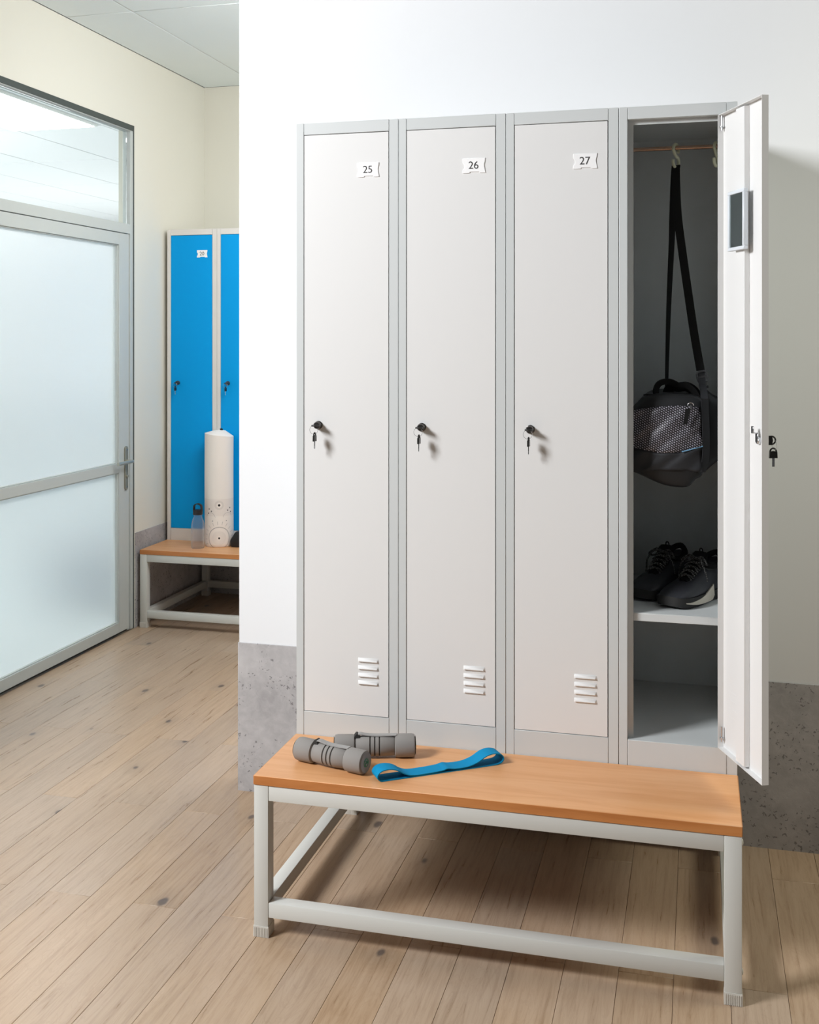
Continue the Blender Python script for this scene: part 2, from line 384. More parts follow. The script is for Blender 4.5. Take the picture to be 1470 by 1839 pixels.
# walls
struct('wall_right', box(XP, XR, YP, YP+0.14, -0.012, ZC), M_wall, 'white partition wall behind the grey lockers', bevel=0.002)
struct('wall_back', box(XL-0.1, XR, YB, YB+0.12, -0.012, ZC), M_cream, 'cream wall behind the blue lockers')
OY0, OY1, OZ = 1.05, 2.463, 2.772
struct('wall_left', [box(XL-0.1, XL, OY1, YB, -0.012, ZC), box(XL-0.1, XL, 0.2, OY0, -0.012, ZC), box(XL-0.1, XL, OY0, OY1, OZ, ZC)], M_cream, 'cream wall holding the frosted glass door')
struct('trim_1', [box(XP-0.003, XR, YP-0.004, YP+0.002, -0.001, DADO), box(XP-0.003, XP+0.002, YP, YP+0.14, -0.001, DADO)], M_conc, 'rough grey concrete dado along the white partition', bevel=0.001)
struct('trim_2', box(XL-0.002, XL+0.004, OY1+0.006, YB, -0.001, DADO), M_conc, 'grey concrete dado on the cream wall beside the glass door')
struct('trim_3', box(XL+0.003, XR, YB-0.004, YB+0.002, -0.001, DADO), M_conc, 'grey concrete dado under the blue lockers')
# ceiling with lay-in tiles
ceil = struct('ceiling', box(XL, XR, 0.175, YB, ZC+0.004, ZC+0.06), M_grid, 'white suspended tile ceiling')
xs = [XL+0.001, -1.5]+[-1.5+0.6*k for k in range(1, 8)]+[XR]
ys = [0.176, 1.775, YB-0.001]
tc_ = {}
for a, b_ in zip(xs[:-1], xs[1:]):
    for c_, d_ in zip(ys[:-1], ys[1:]):
        k = (round(b_-a, 3), round(d_-c_, 3))
        if k not in tc_: tc_[k] = make_mesh('ceiling_tile', [box(0.004, k[0]-0.004, 0.004, k[1]-0.004, 0, 0.0045)], M_ceil, bevel=0.003)
        part('ceiling_tile', tc_[k], None, ceil, loc=(a, c_, ZC))

# the room beyond the glass
struct('floor_next_room', box(-9.2, XL-0.1, -1.1, 13.0, -0.08, -0.002), mat('pale_vinyl_floor', lin(176, 188, 190), 0.5), 'pale grey floor of the room behind the glass')
M_next = mat('bright_white_room', lin(240, 242, 244), 0.9, spec=0.1)
struct('wall_front', [box(-9.2, XL-0.1, 13.0, 13.1, -0.012, ZC), box(-9.3, -9.2, -1.0, 13.0, -0.012, ZC), box(-9.2, XL-0.1, -1.1, -1.0, -0.012, ZC), box(XL-0.1, XL, YB+0.12, 13.0, -0.012, ZC)], M_next, 'white walls of the room behind the glass door')
ceil2 = struct('ceiling_next_room', box(-9.2, XL-0.1, -1.0, 13.0, ZC+0.004, ZC+0.06), mat('shadow_grid', lin(205, 209, 212), 0.8), 'tile ceiling of the room behind the glass')
t2 = make_mesh('ceiling_tile', [box(0.006, 0.734, 0.006, 1.374, 0, 0.0045)], M_next, bevel=0.003)
for i in range(9):
    for k in range(10):
        x, y = -3.13+0.74*(1-i), 2.93-2.76+1.38*(k-0)
        if x+0.74 > XL-0.1 or x < -9.2 or y+1.38 > 13: continue
        if i == 2 and k == 2: continue
        part('ceiling_tile', t2, None, ceil2, loc=(x, y, ZC))
lp = thing('ceiling_light', 'bright rectangular ceiling light panel seen through the glass above the door', 'light', (-3.5, 3.62, ZC-0.012))
part('diffuser', box(-0.335, 0.335, -0.635, 0.635, 0.0, 0.01), M_led, lp)
part('light_frame', [box(-0.35, 0.35, -0.65, -0.635, -0.002, 0.015), box(-0.35, 0.35, 0.635, 0.65, -0.002, 0.015), box(-0.35, -0.335, -0.635, 0.635, -0.002, 0.015), box(0.335, 0.35, -0.635, 0.635, -0.002, 0.015)], M_grid, lp)

# glass door with transom
D = bpy.data.objects.new('door_1', None); C.objects.link(D); D['kind'] = 'structure'; D['label'] = 'grey aluminium door with two frosted panes under a clear glass transom'
D.location = (XL, 1.74, 0)
def dp(name, pieces, m, parent=D, **kw):
    if isinstance(pieces, tuple): pieces = [pieces]
    off = Matrix.Translation(-Vector(D.location))
    return part(name, [xf(p, off) for p in pieces], m, parent, **kw)
xa, xb = XL-0.055, XL-0.004     # depth of the frame in the opening
dp('door_frame', [box(xa, xb, OY1-0.036, OY1-0.001, 0, OZ-0.001), box(xa, xb, OY0+0.001, OY0+0.036, 0, OZ-0.001), box(xa, xb, OY0+0.036, OY1-0.036, OZ-0.034, OZ-0.001), box(xa, xb, OY0+0.036, OY1-0.036, 2.172, 2.225)], M_alu, bevel=0.0015)
dp('reveal_strip', [box(XL-0.003, XL+0.0005, OY1-0.006, OY1-0.0005, 0, OZ), box(XL-0.006, XL+0.0005, OY0+0.03, OY1-0.0005, OZ-0.03, OZ-0.0005)], M_reveal_shade)  # dark strips paint the shaded reveal around the frame
dp('transom_pane', box(XL-0.034, XL-0.026, OY0+0.037, OY1-0.037, 2.226, OZ-0.035), M_clear)
ly0, ly1, lz1 = OY0+0.040, OY1-0.058, 2.168
st = 0.098
leaf = dp('door_leaf', [box(xa, xb, ly1-st, ly1, 0.012, lz1), box(xa, xb, ly0, ly0+st, 0.012, lz1), box(xa, xb, ly0+st, ly1-st, lz1-0.064, lz1), box(xa, xb, ly0+st, ly1-st, 0.012, 0.066), box(xa, xb, ly0+st, ly1-st, 0.874, 0.925)], M_alu, bevel=0.0015)
dp('door_stop', [box(xa-0.012, xb-0.008, ly1+0.0008, OY1-0.037, 0.0, 2.171)], M_alu)
for z0, z1 in ((0.066, 0.874), (0.925, lz1-0.064)):
    dp('frosted_pane', box(XL-0.036, XL-0.026, ly0+st+0.0005, ly1-st-0.0005, z0+0.0005, z1-0.0005), M_frost)
    e = 0.005
    dp('glazing_bead', [box(XL-0.026, XL-0.012, ly1-st-e, ly1-st-0.0004, z0+0.0005, z1-0.0005), box(XL-0.026, XL-0.012, ly0+st, ly1-st-e, z1-e, z1-0.0004), box(XL-0.026, XL-0.012, ly0+st, ly1-st-e, z0+0.0004, z0+e)], M_alu, bevel=0.001)
dp('gap_strip', box(xa, xb-0.01, OY0+0.04, OY1-0.04, 0, 0.006), M_gap_shade)  # dark strip paints the shaded gap under the leaf
dp('handle_plate', [prism([(2.374+0.0165*math.cos(a), 0.8925+s*0.103+0.0165*math.sin(a)) for s, rng in ((1, range(0, 181, 20)), (-1, range(180, 361, 20))) for a in [R(q) for q in rng]], xb, xb+0.008, 'x')], mat('satin_nickel', lin(158, 157, 144), 0.4, metal=0.5), bevel=0.0015)
M_nick = bpy.data.materials['satin_nickel']
dp('door_handle', [tube([(xb+0.008, 2.374, 0.930), (xb+0.042, 2.374, 0.930)], 0.009, 12), tube(smooth([(xb+0.042, 2.378, 0.930), (xb+0.044, 2.35, 0.930), (xb+0.042, 2.28, 0.930), (xb+0.039, 2.225, 0.929)], 5), 0.0092, 12)], mat('pale_nickel', lin(196, 196, 186), 0.3, metal=0.7))
dp('lock_cylinder', xf(lathe([(0.009, 0), (0.009, 0.006), (0.007, 0.008)], 16), Matrix.Translation((xb+0.008, 2.374, 0.848)) @ Matrix.Rotation(R(90), 4, 'Y')), M_nick)
for z in (0.79, 0.992):
    dp('screw', xf(lathe([(0.004, 0), (0.0035, 0.002)], 12), Matrix.Translation((xb+0.008, 2.374, z)) @ Matrix.Rotation(R(90), 4, 'Y')), M_chrome)

# ------------------------------------------------------------------ benches
BD, BT, TB = 0.3262, 0.025, 0.041           # projection of the seat, board, tube
LW, ZB = 0.31272, 0.4301
BL = 4*LW
def make_bench(label, loc, group):
    t = thing('bench', label, 'bench', loc, 0, group)
    z1 = ZB-BT; y0, y1 = -BD+0.001, 0.505
    bd = part('seat_board', box(0, BL, -BD, -0.002, z1, ZB), M_wood, t, bevel=0.0012)
    part('edge_band', [box(0.0012, BL-0.0012, -BD-0.0008, -BD, z1+0.0012, ZB-0.0012), box(BL, BL+0.0008, -BD+0.0012, -0.003, z1+0.0012, ZB-0.0012), box(-0.0008, 0, -BD+0.0012, -0.003, z1+0.0012, ZB-0.0012)], M_edge, bd)
    for x in (0.0005, BL-TB-0.0005):
        for y in (y0, y1-TB):
            lg = part('leg', box(x, x+TB, y, y+TB, 0.004, z1), M_bench, t, bevel=0.0025, seg=2)
            ribs = [box(x-0.001, x+TB+0.001, y-0.001, y+TB+0.001, 0, 0.029)]
            for k in range(9):
                xx = x+0.003+k*(TB-0.006)/8
                ribs += [box(xx-0.001, xx+0.001, y-0.0022, y-0.0005, 0.001, 0.026), box(xx-0.001, xx+0.001, y+TB+0.0005, y+TB+0.0022, 0.001, 0.026)]
            part('foot_cap', ribs, M_cap, lg)
    xa_, xb_ = TB+0.0005, BL-TB-0.0005
    for y in (y0+0.001, y1-TB+0.001):
        part('long_rail', box(xa_, xb_, y, y+TB-0.002, z1-TB, z1-0.0005), M_bench, t, bevel=0.0025, seg=2)
        part('long_rail', box(xa_, xb_, y, y+TB-0.002, 0.053, 0.093), M_bench, t, bevel=0.0025, seg=2)
    for x in (0.0015, BL-TB+0.0005):
        part('side_rail', box(x, x+TB-0.003, y0+TB, y1-TB, z1-TB, z1-0.0005), M_bench, t, bevel=0.0025, seg=2)
        part('side_rail', box(x, x+TB-0.003, y0+TB, y1-TB, 0.053, 0.093), M_bench, t, bevel=0.0025, seg=2)
    bolt = make_mesh('bolt', [xf(lathe([(0.0075, 0), (0.0072, 0.002), (0.004, 0.0035)], 14), Matrix.Rotation(R(90), 4, 'Y'))], M_cap)
    for y in (y0+TB/2, y1-TB/2):
        for z in (0.073, z1-TB/2):
            part('bolt', bolt, None, t, loc=(BL-0.0005, y, z))
    return t
bench = make_bench('pale grey metal bench with a beech seat, carrying grey dumbbells and a blue band', (0, 0, 0), 'locker benches')
BX, BY = -1.838, 2.802
bench2 = copy_tree(bench); bench2.location = (BX, BY, 0)
bench2['label'] = 'far bench under the blue lockers, with a water bottle and mat on its seat'

# ------------------------------------------------------------------ lockers
LH = 2.2301; LD = 0.55; LZ = ZB-BT          # top, depth, base height of a locker
PL, PR = 0.0238, 0.0285                      # post widths
DZ0, DZ1 = 0.5005, 2.1945                    # door
DW = LW-PL-PR-0.0035
def digits(txt, size):
    cu = bpy.data.curves.new('number_curve', 'FONT'); cu.body = txt; cu.size = size; cu.align_x = 'CENTER'; cu.align_y = 'CENTER'; cu.extrude = 0.0002; cu.space_character = 0.98
    ob = bpy.data.objects.new('number_tmp', cu); C.objects.link(ob); dg = bpy.context.evaluated_depsgraph_get()
    me = bpy.data.meshes.new_from_object(ob.evaluated_get(dg)); bpy.data.objects.remove(ob); bpy.data.curves.remove(cu)
    me.transform(Matrix.Rotation(R(90), 4, 'X')); me.materials.clear(); me.materials.append(M_ink)
    return me
plate_poly = [(-.0325, .021), (.0325, .021), (.0318, .012), (.0295, .004), (.0295, -.002), (.0315, -.012), (.0335, -.021),
              (.0165, -.021), (.0155, -.0175), (-.0115, -.0175), (-.0125, -.021), (-.0325, -.021), (-.0325, -.0115), (-.0285, -.0085), (-.0272, -.0015), (-.0285, .0055), (-.0325, .0085)]
plate_me = make_mesh('number_plate', [prism(plate_poly, -0.0022, 0.0)], M_plate, bevel=0.0004)
def louver():
    w = 0.031; a = 0.0022; secs = []
    for x, k in ((-w, 0.05), (-w+0.004, 1), (w-0.004, 1), (w, 0.05)):
        secs.append([(x, 0.0003, 0.0062), (x, -0.0035*k, 0.0030), (x, -0.0058*k, -0.0035), (x, -0.0040*k, -0.0056), (x, 0.0003, -0.0062)])
    return loft(secs)
louver_me = {}
lock_me = make_mesh('lock', [xf(lathe([(0.0125, 0), (0.0125, 0.003), (0.0108, 0.004), (0.0105, 0.016), (0.0085, 0.0185), (0.003, 0.0185), (0.003, 0.0175)], 20), Matrix.Rotation(R(90), 4, 'X'))], M_lock)
def bow(h=0.0115):                           # key head: outline in (outward, across)
    out = [(0.0, -h), (0.012, -h)]+[(0.012+0.011*math.cos(R(q)), h*math.sin(R(q))) for q in range(-75, 76, 15)]+[(0.012, h), (0.0, h)]
    return out
def key_pieces(turn):                        # key in the lock (pointing out of the door, -y), turned about its axis
    pl_ = prism([(-0.018, -0.0115), (-0.018, 0.0115), (-0.030, 0.0115), (-0.0325, 0.0), (-0.030, -0.0115)], -0.0022, 0.0022, 'x')
    arc = tube([(0, -0.0295-0.0105*math.cos(R(q)), 0.0098*math.sin(R(q))) for q in range(-95, 96, 10)], 0.0021, 8)
    return [xf(pl_, Matrix.Rotation(R(turn), 4, 'Y')), xf(arc, Matrix.Rotation(R(turn), 4, 'Y'))]
def hang_pieces():
    pl_ = prism([(-0.0105, -0.0445), (0.0105, -0.0445), (0.0098, -0.0285), (0.0, -0.0265), (-0.0098, -0.0285)], -0.0027, 0.0027, 'x')
    arc = tube([(0, 0.0082*math.sin(R(q)), -0.0285+0.0085*math.cos(R(q))) for q in range(-95, 96, 10)], 0.0021, 8)
    return [mv(pl_, 0, -0.034), mv(arc, 0, -0.034)]
key_lock_h = make_mesh('key', key_pieces(90), M_black)
key_lock_v = make_mesh('key', key_pieces(0), M_black)
hang_me = make_mesh('spare_key', hang_pieces(), M_black)
blade_me = make_mesh('key_blade', [box(-0.0009, 0.0009, -0.0375, -0.0305, -0.066, -0.0445), box(-0.0012, 0.0012, -0.0365, -0.0315, -0.057, -0.0445)], M_chrome)
ring_me = make_mesh('key_ring', [tube([(0.0125*math.cos(R(q))-0.002, -0.036, -0.0115+0.0125*math.sin(R(q))) for q in range(0, 360, 15)], 0.0005, 6, closed=True)], M_chrome)

def make_locker(label, x, y, number, m_frame, m_door, opened=False, group=None):
    t = thing('locker', label, 'locker', (x, y, LZ), 0, group)
    z = lambda a: a-LZ
    g = 0.0006
    top, bot = z(LH), 0.0
    part('post', box(g, PL-g, 0, 0.02, bot, top), m_frame, t, bevel=0.0008)
    part('post', box(LW-PR+g, LW-g, 0, 0.02, bot, top), m_frame, t, bevel=0.0008)
    part('top_rail', box(PL+g/2, LW-PR-g/2, 0, 0.02, z(2.1965), top), m_frame, t, bevel=0.0008)
    part('plinth_rail', box(PL+g/2, LW-PR-g/2, 0, 0.02, bot, z(0.4985)), m_frame, t, bevel=0.0008)
    sx0, sx1 = PL+0.0145, LW-PR-0.006
    part('door_stop', [box(PL-0.001, sx0, 0.021, 0.0235, z(0.497), z(2.198)), box(sx1, LW-PR+0.001, 0.021, 0.0235, z(0.497), z(2.198)), box(sx0, sx1, 0.021, 0.0235, z(2.184), z(2.198))], m_frame, t)
    part('side_panel', box(g, 0.0022, 0.02, LD, bot, top), m_frame, t)
    part('side_panel', box(LW-0.0022, LW-g, 0.02, LD, bot, top), m_frame, t)
    part('back_panel', box(0.0022, LW-0.0022, LD-0.002, LD, bot, top), m_frame, t)
    part('top_panel', box(0.0022, LW-0.0022, 0.02, LD-0.002, top-0.002, top), m_frame, t)
    part('floor_panel', box(0.0022, LW-0.0022, 0.0205, LD-0.002, z(0.494), z(0.498)), m_frame, t)
    dx = LW-PR-0.0022 if not opened else 1.2156-3*LW
    d = part('door', [box(-DW, 0, 0, 0.0015, z(DZ0), z(DZ1)), box(-DW, -DW+0.0012, 0.0015, 0.0175, z(DZ0), z(DZ1)), box(-0.0012, 0, 0.0015, 0.0175, z(DZ0), z(DZ1)),
                      box(-DW+0.0012, -0.0012, 0.0015, 0.0175, z(DZ0), z(DZ0)+0.0012), box(-DW+0.0012, -0.0012, 0.0015, 0.0175, z(DZ1)-0.0012, z(DZ1))], m_door, t,
             loc=(dx, 0.003 if opened else 0.0012, 0), rot=(0, 0, R(113) if opened else 0))
    zl = z(1.342); xl = -DW+0.044
    part('lock', lock_me, None, d, loc=(xl, 0, zl))
    part('key', key_lock_v if opened else key_lock_h, None, d, loc=(xl, 0, zl))
    part('key_ring', ring_me, None, d, loc=(xl, 0, zl)); part('spare_key', hang_me, None, d, loc=(xl, 0, zl)); part('key_blade', blade_me, None, d, loc=(xl, 0, zl), label='chrome key blade')
    px = -0.0605
    if number is not None:
        part('number_plate', plate_me, None, d, loc=(px, 0, z(2.0865)), label='white number plate')
        if number:
            part('number', digits(number, 0.0305), None, d, loc=(px-0.001, -0.0024, z(2.0865)), label='dark printed number '+number)
    if not number == '20' and number != '':
        if m_door.name not in louver_me: louver_me[m_door.name] = make_mesh('vent_louver', [louver()], m_door)
        for k in range(4): part('vent_louver', louver_me[m_door.name], None, d, loc=(px+0.0005, 0, z(0.6615-0.0218*k)))
    return t, d
grp = 'grey and white lockers in a row'
LBL = ('white locker numbered 25 at the left end of the row, above the dumbbells', 'white locker numbered 26 standing between lockers 25 and 27', 'closed white locker numbered 27, directly left of the open one')
for i, nb in enumerate(('25', '26', '27')):
    make_locker(LBL[i], i*LW, 0, nb, M_frame, M_door, False, grp)
L4, door4 = make_locker('open locker holding a black duffel bag and shoes, door swung wide', 3*LW, 0, None, M_frame, M_door, True, grp)
make_locker('bright blue metal locker numbered 20 behind the clear water bottle', BX, BY, '20', M_bframe, M_blue, False, 'blue lockers')
lb = ('second bright blue metal locker, half hidden by the white partition', 'third bright blue metal locker, behind the white partition')
for k, l_ in enumerate(lb): make_locker(l_, BX+LW*(k+1), BY, None, M_bframe, M_blue, False, 'blue lockers')

# open locker: fittings
z4 = lambda a: a-LZ
shelf = part('shelf', [box(0.003, LW-0.003, 0.026, LD-0.003, z4(0.839), z4(0.841)), box(0.003, LW-0.003, 0.026, 0.028, z4(0.819), z4(0.839))], M_frame, L4, bevel=0.0006)
part('hanging_rod', tube([(0.003, 0.24, z4(2.152)), (LW-0.003, 0.24, z4(2.152))], 0.0062, 14), M_rod, L4, label='copper toned hanging rod')
hat = [(-0.157, 0.0016), (-0.157, 0.0165), (-0.108, 0.0165), (-0.108, 0.0016)]
part('stiffener', prism(hat, z4(DZ0)+0.006, z4(DZ1)-0.006, 'z'), M_door, door4, bevel=0.0012)
for zz in (z4(DZ1)-0.03, z4(DZ0)+0.03):
    part('hinge_pin', [tube([(-0.008, 0.009, zz-0.012), (-0.008, 0.009, zz+0.028)], 0.0028, 10), xf(lathe([(0.006, 0), (0.006, 0.003)], 12), Matrix.Translation((-0.008, 0.009, zz-0.004)))], M_chrome, door4, label='small chrome hinge pin')
# cam latch on the inside of the open door
zc = z4(1.342); xc = -DW+0.044
part('cam_latch', [xf(lathe([(0.010, 0), (0.010, 0.007), (0.007, 0.009)], 6), Matrix.Translation((xc, 0.0015, zc)) @ Matrix.Rotation(R(-90), 4, 'X')),
                   xf(box(-0.007, 0.007, 0.008, 0.0105, -0.004, 0.02), Matrix.Translation((xc, 0, zc))),
                   xf(box(-0.006, 0.006, 0.0085, 0.022, 0.018, 0.0205), Matrix.Translation((xc, 0, zc))),
                   xf(box(-0.006, 0.006, 0.0195, 0.022, 0.0205, 0.036), Matrix.Translation((xc, 0, zc)))], M_chrome, door4, bevel=0.0006, label='chrome cam latch')
for k in range(4):
    part('vent_slot', mv(prism([(-0.026, -0.002), (0.026, -0.002), (0.024, 0.002), (-0.024, 0.002)], 0.0012, 0.0019), -0.06, 0, z4(0.6615-0.0218*k)), M_door, door4)

# mirror on the open door (held by a magnet: a thing of its own)
Rz = Matrix.Rotation(R(113), 4, 'Z'); hinge = Vector((1.2156, 0.003, 0))
def on_door(x, y, zc): return tuple(hinge+Rz @ Vector((x, y, 0))+Vector((0, 0, zc)))
mir = thing('mirror', 'small framed mirror stuck inside the open locker door', 'mirror', on_door(-0.133, 0.0168, 1.822), R(113))
mw, mh = 0.0475, 0.154
part('mirror_frame', [box(-mw, mw, 0, 0.012, 0, 0.009), box(-mw, mw, 0, 0.012, mh-0.009, mh), box(-mw, -mw+0.009, 0, 0.012, 0.009, mh-0.009), box(mw-0.009, mw, 0, 0.012, 0.009, mh-0.009)], M_mframe, mir, bevel=0.0012)
part('mirror_glass', box(-mw+0.0085, mw-0.0085, 0.003, 0.0095, 0.0085, mh-0.0085), M_mirror, mir)

# ------------------------------------------------------------------ hooks and bag
def s_hook(x, label, rz):
    zr = 2.152+0.0062; r1, r2 = 0.0145, 0.0165
    pts = [(r1*math.cos(R(q)), 0, r1*math.sin(R(q))) for q in range(-60, 181, 20)]
    pts += [(-r1, 0, -0.004)]
    cz = -0.030
    pts = [(r1*math.cos(R(q)), 0, -0.0105+r1*math.sin(R(q))+0.0005) for q in range(-35, 201, 15)]
    pts += [(0.0, 0, -0.030)] + [(r2*math.cos(R(q)), 0, -0.046+r2*math.sin(R(q))) for q in range(60, -206, -15)]
    o = part('hook', xf(tube(smooth(pts, 3), 0.0046, 10), Matrix.Rotation(R(rz), 4, 'Z')), M_hook, None, loc=(x, 0.24, zr))
    return tag(o, label, 'hook', 'hooks on the locker rod')
s_hook(1.086, 'ivory plastic hook on the rod carrying the bag strap', 62)
s_hook(1.199, 'empty ivory plastic hook on the rod beside the open door', 70)

bag = thing('duffel_bag', 'black duffel bag with a silver grey woven end panel hanging in the open locker', 'bag', (1.09, 0.28, 1.175))
BO = Vector(bag.location)
def bp_(name, pieces, m, parent=bag, **kw):
    if isinstance(pieces, tuple): pieces = [pieces]
    return part(name, [xf(p, Matrix.Translation(-BO)) for p in pieces], m, parent, **kw)
outl = [(0.950, 1.30), (0.953, 1.235), (0.995, 1.213), (1.058, 1.187), (1.117, 1.183), (1.142, 1.206), (1.162, 1.225), (1.171, 1.30), (1.168, 1.40), (1.150, 1.433), (1.10, 1.441), (1.04, 1.441), (0.997, 1.430), (0.962, 1.385)]
def ring_pts(pl, k=4): return [(p.x, p.y) for p in smooth([(a, b, 0) for a, b in pl], k, True)]
RO = ring_pts(outl)
cxx, czz = 1.065, 1.315
def fy(x, zz):                                # bulging front end of the bag
    return 0.083-0.022*max(0, 1-((x-cxx)/0.115)**2)*max(0, 1-((zz-czz)/0.14)**2)
rings = []
for s in (0.02, 0.3, 0.6, 0.85, 0.96, 1.0):
    rings.append([(cxx+(x-cxx)*s, fy(cxx+(x-cxx)*s, czz+(zz-czz)*s)+(0.012 if s == 1.0 else (0.003 if s == .96 else 0)), czz+(zz-czz)*s) for x, zz in RO])
for y in (0.14, 0.20, 0.28, 0.36, 0.43): rings.append([(x, y, zz) for x, zz in RO])
for s, y in ((0.95, 0.45), (0.7, 0.465), (0.3, 0.47), (0.02, 0.471)): rings.append([(cxx+(x-cxx)*s, y, czz+(zz-czz)*s) for x, zz in RO])
bp_('bag_body', loft(rings), M_bag, ang=60)
# side pocket bulging to the right, behind the end panel
pk = ring_pts([(1.150, 1.225), (1.190, 1.240), (1.222, 1.275), (1.226, 1.34), (1.222, 1.405), (1.195, 1.428), (1.160, 1.43)])
pr_ = []
for s, y in ((0.3, 0.148), (0.8, 0.150), (0.97, 0.158), (1, 0.17), (1, 0.3), (0.97, 0.40), (0.8, 0.42), (0.2, 0.425)):
    pr_.append([(1.17+(x-1.17)*s, y, 1.33+(zz-1.33)*s) for x, zz in pk])
bp_('side_pocket', loft(pr_), M_bag, ang=60)
# woven end panel as a curved skin on the bag end
top_l = [(0.956, 1.388), (0.976, 1.396), (1.031, 1.406), (1.099, 1.411), (1.153, 1.406)]
bot_l = [(0.956, 1.296), (0.976, 1.291), (1.046, 1.279), (1.099, 1.282), (1.161, 1.299)]
def lerp_poly(pl, x):
    for (a, b), (c, d) in zip(pl[:-1], pl[1:]):
        if a <= x <= c: return b+(d-b)*(x-a)/(c-a)
    return pl[0][1] if x < pl[0][0] else pl[-1][1]
def skin(x0f, x1f, topf, botf, off, nx=26, nz=14):
    v = []; f = []; uv = []
    for i in range(nx+1):
        for k in range(nz+1):
            w = k/nz; x = x0f(w)+(x1f(w)-x0f(w))*i/nx
            zz = botf(x)+(topf(x)-botf(x))*w
            wr = 0.0028*math.sin((x-zz)*95)+0.0010*math.sin((x*0.7-zz)*210+1)
            v.append((x, fy(x, zz)-off+wr, zz)); uv.append((x, zz))
    for i in range(nx):
        for k in range(nz): f.append((i*(nz+1)+k, i*(nz+1)+k+1, (i+1)*(nz+1)+k+1, (i+1)*(nz+1)+k))
    return v, f
def solid(me, th):
    bm = bmesh.new(); bm.from_mesh(me); bmesh.ops.recalc_face_normals(bm, faces=bm.faces[:])
    bmesh.ops.solidify(bm, geom=bm.faces[:], thickness=th); bm.to_mesh(me); bm.free()
pv = skin(lambda w: 0.957, lambda w: 1.161-0.008*w, lambda x: lerp_poly(top_l, x), lambda x: lerp_poly(bot_l, x), 0.0045)
po = bp_('woven_panel', pv, M_weave, label='silver grey woven end panel')
def add_uv(ob, fn):
    me = ob.data; lay = me.uv_layers.new(name='UVMap')
    for lp_ in me.loops:
        lay.data[lp_.index].uv = fn(me.vertices[lp_.vertex_index].co)
solid(po.data, 0.0025)
add_uv(po, lambda c: (c.x, c.z))
lowv = skin(lambda w: 0.957, lambda w: 1.160, lambda x: lerp_poly(bot_l, x)-0.001, lambda x: 1.232-0.25*abs(x-1.09)**1.5, 0.0035, 20, 8)
lo = bp_('lower_panel', lowv, M_bag2); solid(lo.data, 0.002)
bp_('piping', tube([(x, fy(x, lerp_poly(bot_l, x))-0.0066, lerp_poly(bot_l, x)+0.0005) for x in [1.105+0.0056*k for k in range(11)]], 0.0016, 8), M_piping, label='thin light blue piping')
# right hand edge webbing
bp_('edge_webbing', ribbon(smooth([(1.166, 0.082, 1.43), (1.168, 0.078, 1.38), (1.170, 0.077, 1.32), (1.168, 0.079, 1.26), (1.158, 0.084, 1.226)], 4), [(0.0095, 0.006, 0)]*17, 0.002), M_bag2)
zp = bp_('zip_puller', [box(1.1155, 1.1275, 0.0485, 0.0515, 1.360, 1.404)], M_strap, bevel=0.0008)
for v in zp.data.vertices: v.co.x -= (1.404-1.175-v.co.z)*0.16
bp_('zip_slider', [tube([(1.129+0.008*math.cos(R(q)), 0.052, 1.412+0.008*math.sin(R(q))) for q in range(0, 181, 20)], 0.0013, 8), box(1.1265, 1.1315, 0.0500, 0.0560, 1.402, 1.414)], M_chrome, label='chrome zip slider')
bp_('zip', ribbon([(x, 0.098+0.5*(1.15-x)*0.1, 1.4375+0.003*math.sin((x-1)*20)) for x in [1.0+0.014*k for k in range(11)]], [(0, 0.006, 0)]*11, 0.003), M_strap)
# grab handle loop over the top
def handle_loop(P, hw):
    pts = smooth(P, 5); T, _ = frames(pts, False)
    bp_('handle', ribbon(pts, [Vector((-t.z, -0.25, t.x)).normalized()*hw for t in T], 0.003), M_strap)
handle_loop([(1.036, 0.13, 1.425), (1.033, 0.13, 1.448), (1.040, 0.132, 1.466), (1.056, 0.135, 1.474), (1.075, 0.14, 1.473), (1.095, 0.14, 1.464), (1.114, 0.14, 1.465), (1.135, 0.142, 1.450), (1.150, 0.145, 1.425)], 0.0085)
handle_loop([(1.066, 0.20, 1.425), (1.064, 0.20, 1.442), (1.075, 0.195, 1.456), (1.095, 0.19, 1.457), (1.118, 0.19, 1.458), (1.138, 0.19, 1.445), (1.150, 0.20, 1.425)], 0.014)
# shoulder strap over the hook
ls = smooth([(1.0865, 0.238, 2.101), (1.082, 0.243, 2.06), (1.077, 0.243, 1.96), (1.0735, 0.243, 1.867), (1.066, 0.243, 1.70), (1.0615, 0.243, 1.55), (1.059, 0.245, 1.432)], 6)
nl = len(ls)
bp_('shoulder_strap', ribbon(ls, [(0.0125*(1-0.8*k/nl), 0.0125*(0.85*k/nl)+0.001, 0) for k in range(nl)], 0.0022), M_strap)
rs = smooth([(1.0865, 0.236, 2.101), (1.0865, 0.226, 2.06), (1.091, 0.218, 1.96), (1.102, 0.21, 1.866), (1.122, 0.205, 1.72), (1.138, 0.20, 1.609), (1.1555, 0.19, 1.505)], 6)
bp_('shoulder_strap', ribbon(rs, [(0.0115, 0.001, 0.0016)]*len(rs), 0.0022), M_strap)
bp_('strap_end', ribbon([(1.157, 0.19, 1.502), (1.161, 0.18, 1.465), (1.165, 0.14, 1.437), (1.166, 0.10, 1.405)], [(0.010, 0, 0.001)]*4, 0.0022), M_bag2)
bk = Matrix.Translation((1.160, 0.185, 1.487)) @ Matrix.Rotation(R(-12), 4, 'Y')
